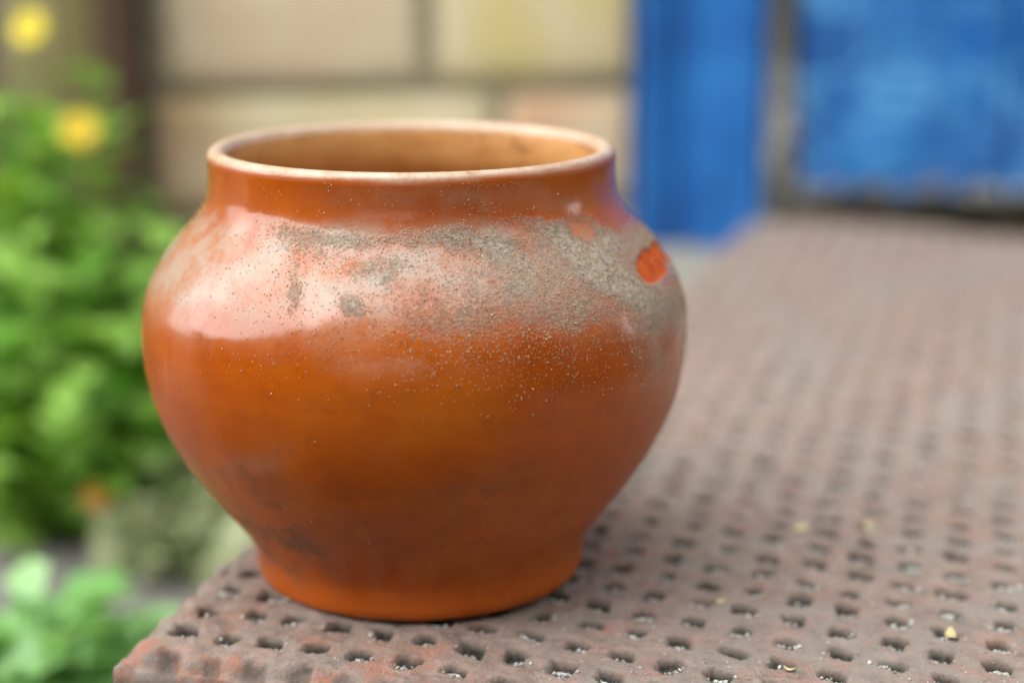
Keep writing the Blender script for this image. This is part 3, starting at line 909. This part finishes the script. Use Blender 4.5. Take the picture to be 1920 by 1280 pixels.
# ------------------------------------------------------------------ plants
def leaf_mesh(name, lobes, L, W, seed, droop=0.35):
    """a lobed leaf with petiole, pointing along +X, upper side +Z"""
    rnd = random.Random(seed)
    n = 12
    Vv, Ff = [], []
    pet = 0.35 * L
    for a in range(n + 1):
        t = a / n
        w_ = W * 0.5 * (math.sin(math.pi * t ** 0.75) ** 0.75 if 0 < t < 1 else 0.0)
        if lobes: w_ *= 0.72 + 0.28 * abs(math.cos(math.pi * lobes * t)) * rnd.uniform(.85, 1.1)
        x = pet + L * t
        z = -droop * L * t * t + 0.10 * L * t
        if a in (0, n):
            Vv += [(x, 0, z)] * 3
        else:
            Vv += [(x + .04 * L, w_, z + w_ * .28 + rnd.uniform(-.03, .03) * L), (x, 0, z), (x + .04 * L, -w_, z + w_ * .28 + rnd.uniform(-.03, .03) * L)]
    for a in range(n):
        for b in range(2):
            p = a * 3 + b
            Ff.append((p, p + 1, p + 4, p + 3))
    o = len(Vv)
    r_ = 0.02 * L
    for x in (0, pet * 1.02):
        Vv += [(x, r_ * math.cos(s), r_ * math.sin(s)) for s in (0, 2.09, 4.19)]
    for b in range(3):
        Ff.append((o + b, o + (b + 1) % 3, o + 3 + (b + 1) % 3, o + 3 + b))
    return np_mesh(name, Vv, Ff)
def tube_mesh(name, pts, r0, r1, k=6):
    Vv, Ff = [], []
    n = len(pts)
    for a, p in enumerate(pts):
        t = (Vector(pts[min(a + 1, n - 1)]) - Vector(pts[max(a - 1, 0)])).normalized()
        s = t.orthogonal().normalized(); q = t.cross(s)
        r = r0 + (r1 - r0) * a / (n - 1)
        for b in range(k):
            an = 2 * math.pi * b / k
            Vv.append(Vector(p) + s * r * math.cos(an) + q * r * math.sin(an))
    for a in range(n - 1):
        for b in range(k):
            Ff.append((a * k + b, a * k + (b + 1) % k, (a + 1) * k + (b + 1) % k, (a + 1) * k + b))
    return np_mesh(name, Vv, Ff)
LEAVES = {'g': [leaf_mesh('leaf', lb, 0.048, w_, s) for s, (lb, w_) in enumerate([(4, .034), (5, .030), (3, .026), (4, .038)])],
          'p': [leaf_mesh('leaf', 0, 0.050, .036, 8), leaf_mesh('leaf', 2, 0.050, .040, 9)]}
LEAVES['s'] = [leaf_mesh('leaf', 0, 0.044, .014, 12), leaf_mesh('leaf', 3, 0.042, .020, 13)]
for k_, m_ in (('g', M_LEAF), ('p', M_LEAFP), ('s', M_SAGE)):
    for me_ in LEAVES[k_]: me_.materials.append(m_)

def petal_flower():
    Vv, Ff = [], []
    for ring, (n, r0, r1, z) in enumerate(((13, .0035, .0125, .0), (10, .003, .0095, .0016))):
        for a in range(n):
            an = 2 * math.pi * (a + .5 * ring) / n
            c, s = math.cos(an), math.sin(an)
            b = len(Vv)
            for (t, w_, dz) in ((0, .0009, 0), (.55, .0024, .0016), (.9, .0019, .0022), (1, .0004, .0018)):
                r = r0 + (r1 - r0) * t
                for sg in (-1, 1):
                    Vv.append((c * r - s * w_ * sg, s * r + c * w_ * sg, z + dz))
            for q in range(3):
                Ff.append((b + 2 * q, b + 2 * q + 1, b + 2 * q + 3, b + 2 * q + 2))
    return np_mesh('flower', Vv, Ff)
def dome(name, r, h):
    Vv, Ff = [], []
    for a in range(4):
        t = a / 3 * math.pi / 2
        for b in range(10):
            Vv.append((r * math.cos(t) * math.cos(b * .6283) , r * math.cos(t) * math.sin(b * .6283), h * math.sin(t) + .0008))
    for a in range(3):
        for b in range(10):
            Ff.append((a * 10 + b, a * 10 + (b + 1) % 10, (a + 1) * 10 + (b + 1) % 10, (a + 1) * 10 + b))
    return np_mesh(name, Vv, Ff)
FLOWER = petal_flower(); FLOWER.materials.append(M_PETAL)
FLOWER_O = FLOWER.copy(); FLOWER_O.materials.clear(); FLOWER_O.materials.append(M_ORANGE)
FCENT = dome('flower_centre', .0042, .003); FCENT.materials.append(M_PETALC)

def plant(name, label, base, tops, leaf_kind='g', leaves=9, lscale=(0.8, 1.25), seed=0, flowers=(), cat='plant', group=None, t0=0.2):
    """tops: end points of the stems in world space; flowers: world points (with scale) each carried by a stem of its own"""
    rnd = random.Random(seed)
    root = empty(name, base)
    tag(root, label, cat, group)
    base = Vector(base)
    for k, tp in enumerate(list(tops) + [f[0] for f in flowers]):
        tp = Vector(tp) - base
        st = Vector((rnd.uniform(-.012, .012), rnd.uniform(-.012, .012), 0))
        mid = st * .5 + Vector((tp.x * .35, tp.y * .35, tp.z * .6)) + Vector((rnd.uniform(-.01, .01), rnd.uniform(-.01, .01), 0))
        pts = [(1 - t) ** 2 * st + 2 * t * (1 - t) * mid + t * t * tp for t in [i / 8 for i in range(9)]]
        link('stem', tube_mesh('stem', pts, .0022, .0011), M_STEM, root)
        nl = leaves if k < len(tops) else max(2, leaves // 3)
        for q in range(nl):
            t = t0 + (1 - t0) * (q + .6) / nl
            t = min(t, 1.0 if k < len(tops) else .75)
            p = (1 - t) ** 2 * st + 2 * t * (1 - t) * mid + t * t * tp
            o = link('leaf', rnd.choice(LEAVES[leaf_kind]), None, root)
            o.location = p
            o.rotation_euler = (R(rnd.uniform(-25, 25)), R(rnd.uniform(-50, 18)), q * 2.4 + rnd.uniform(-.5, .5) + k)
            s = rnd.uniform(*lscale) * (0.75 + .35 * (1 - t))
            o.scale = (s, s, s)
    for (p, s, tl, *alt) in flowers:
        f = link('flower', alt[0] if alt else FLOWER, None, root)
        f.location = Vector(p) - base
        f.scale = (s, s, s)
        f.rotation_euler = tl
        c = link('flower_centre', FCENT, None, f)
    return root

def tops_from_px(lst):
    return [at_y(u, v, y) for (u, v, y) in lst]
def gb(u, y):      # base on the soil under pixel column u at distance y
    p = at_y(u, 900, y)
    return (p.x, y, GZ)
FT = (R(62), 0, R(-12))
plant('flowering_plant', 'tall green plant carrying the yellow flowers in front of the board fence', gb(40, 1.26),
      tops_from_px([(20, 330, 1.24), (110, 380, 1.28), (180, 350, 1.27), (60, 460, 1.20), (150, 470, 1.22), (-60, 300, 1.26), (215, 420, 1.30), (30, 160, 1.33), (130, 180, 1.33), (70, 130, 1.30), (175, 175, 1.31), (5, 210, 1.25), (190, 260, 1.29), (-20, 480, 1.22), (100, 250, 1.33)]),
      seed=1, leaves=13, flowers=[(at_y(57, 55, 1.25), 1.05, FT), (at_y(150, 247, 1.22), 1.15, (R(55), R(10), 0)), (at_y(75, 275, 1.30), .6, FT)])
plant('leafy_plant', 'bushy green plant pressed between the flowering plant and the pot', gb(220, 1.22),
      tops_from_px([(270, 330, 1.26), (230, 450, 1.22), (310, 470, 1.24), (180, 520, 1.18), (260, 560, 1.19), (320, 600, 1.24), (210, 640, 1.17), (290, 700, 1.22), (150, 600, 1.2), (330, 540, 1.26), (240, 760, 1.2)]),
      seed=2, leaves=13)
plant('leafy_plant', 'low spreading green plant with one orange flower beside the lichened stone', gb(90, 1.205),
      tops_from_px([(20, 560, 1.17), (90, 600, 1.15), (-30, 680, 1.18), (60, 720, 1.14), (140, 690, 1.15), (30, 800, 1.15), (110, 820, 1.14), (190, 780, 1.16), (-20, 860, 1.17), (80, 900, 1.15), (160, 860, 1.16), (230, 850, 1.18), (0, 640, 1.2)]),
      seed=3, leaves=12, t0=0.15, flowers=[(at_y(182, 932, 1.13), .8, (R(60), 0, R(10)), FLOWER_O)])
plant('leafy_plant', 'pale green low plant beside the front corner of the step', gb(110, 0.93),
      tops_from_px([(75, 1150, .93), (20, 1215, .92), (150, 1210, .93), (210, 1210, .98), (60, 1260, .90), (130, 1290, .90), (190, 1270, .93), (245, 1230, .97), (-20, 1260, .93), (20, 1310, .9)]),
      'p', seed=4, leaves=7, lscale=(.8, 1.15), t0=0.3)
plant('leafy_plant', 'wispy grey-green clump growing between the stone and the step', gb(330, 1.15),
      tops_from_px([(260, 930, 1.13), (310, 890, 1.15), (360, 880, 1.16), (410, 900, 1.17), (450, 950, 1.16), (230, 990, 1.10), (290, 1010, 1.08), (350, 980, 1.09), (400, 1010, 1.09), (440, 1020, 1.10), (250, 1050, 1.07), (330, 1050, 1.07)]),
      's', seed=5, leaves=9, lscale=(.45, .8), t0=0.3)

# lichened stone beside the step
def rock(name, sx, sy, sz, seed):
    bm = bmesh.new()
    bmesh.ops.create_icosphere(bm, subdivisions=4, radius=1.0)
    for v in bm.verts:
        n = mnoise.fractal(v.co * 1.3 + Vector((seed, 0, 0)), 1.0, 2.0, 4)
        v.co *= 1 + 0.22 * n
        v.co.x *= sx; v.co.y *= sy; v.co.z = max(v.co.z, -.55) * sz + .5 * sz
    me = bpy.data.meshes.new(name); bm.to_mesh(me); bm.free()
    me.polygons.foreach_set('use_smooth', np.ones(len(me.polygons), dtype=bool))
    return me
st = link('stone', rock('stone', .034, .030, .030, 3), M_STONE)
st.location = (at_y(250, 1000, 1.12).x, 1.14, GZ)
tag(st, 'pale lichened stone on the ground under the grey-green clump', 'stone')
st2 = link('stone', rock('stone', .034, .030, .034, 8), M_STONE)
st2.location = (at_y(455, 1000, 1.06).x, 1.10, GZ)
st2.rotation_euler = (0, 0, 1)
tag(st2, 'small mossy stone tucked against the side of the step', 'stone')
# ------------------------------------------------------------------ hedge across the garden, behind the photographer (seen in the glaze)
hd = empty('garden_hedge', (0.5, -2.4, GZ))
tag(hd, 'dark green garden hedge facing the doorstep, mirrored in the glaze', 'hedge')
rg = np.random.default_rng(21)
N = 32000
hx = rg.uniform(-4.5, 4.5, N); hy = rg.uniform(-.45, .45, N)
top = 3.0 + .6 * vnoise(np.c_[hx * 1.1, np.zeros(N), np.zeros(N)], 3) + .3 * vnoise(np.c_[hx * 4, hy * 3, np.zeros(N)], 4)
left = rg.random(N) < 0.22                      # its left end turns towards the house and gets lower
ly = rg.uniform(-.3, 3.3, N)
top = np.where(left, 0.45 + 2.1 * (1 - sstep(0.0, 3.0, ly + .3 * vnoise(np.c_[ly * 3, hy, hx], 6))) + .15 * vnoise(np.c_[ly * 5, hy * 3, np.zeros(N)], 7), top)
hx = np.where(left, -2.7 + hy, np.maximum(hx, -2.9))
hz = top * rg.random(N) ** .7
arm = ~left & (rg.random(N) < 0.33)                       # the hedge turns the corner and runs back along the right side
hx2 = np.where(arm, 4.5 + hy, hx); hy = np.where(arm, rg.uniform(-.4, 3.6, N), np.where(left, ly, hy))
c0 = np.c_[hx2, hy, hz]
a = rg.normal(size=(N, 3)); a /= np.linalg.norm(a, axis=1)[:, None]
b = np.cross(a, rg.normal(size=(N, 3))); b /= np.linalg.norm(b, axis=1)[:, None]
s = rg.uniform(.06, .13, (N, 1))
hv = np.stack([c0 - a * s, c0 + b * s * .55, c0 + a * s, c0 - b * s * .55], 1).reshape(-1, 3)
link('foliage', np_mesh('foliage', hv, np.arange(N * 4).reshape(-1, 4), False), M_HEDGE, hd)
link('trunk', tube_mesh('trunk', [(0, 0, 0), (.02, 0, 1.0), (0, .01, 2.2)], .06, .02, 8), M_BARK, hd)
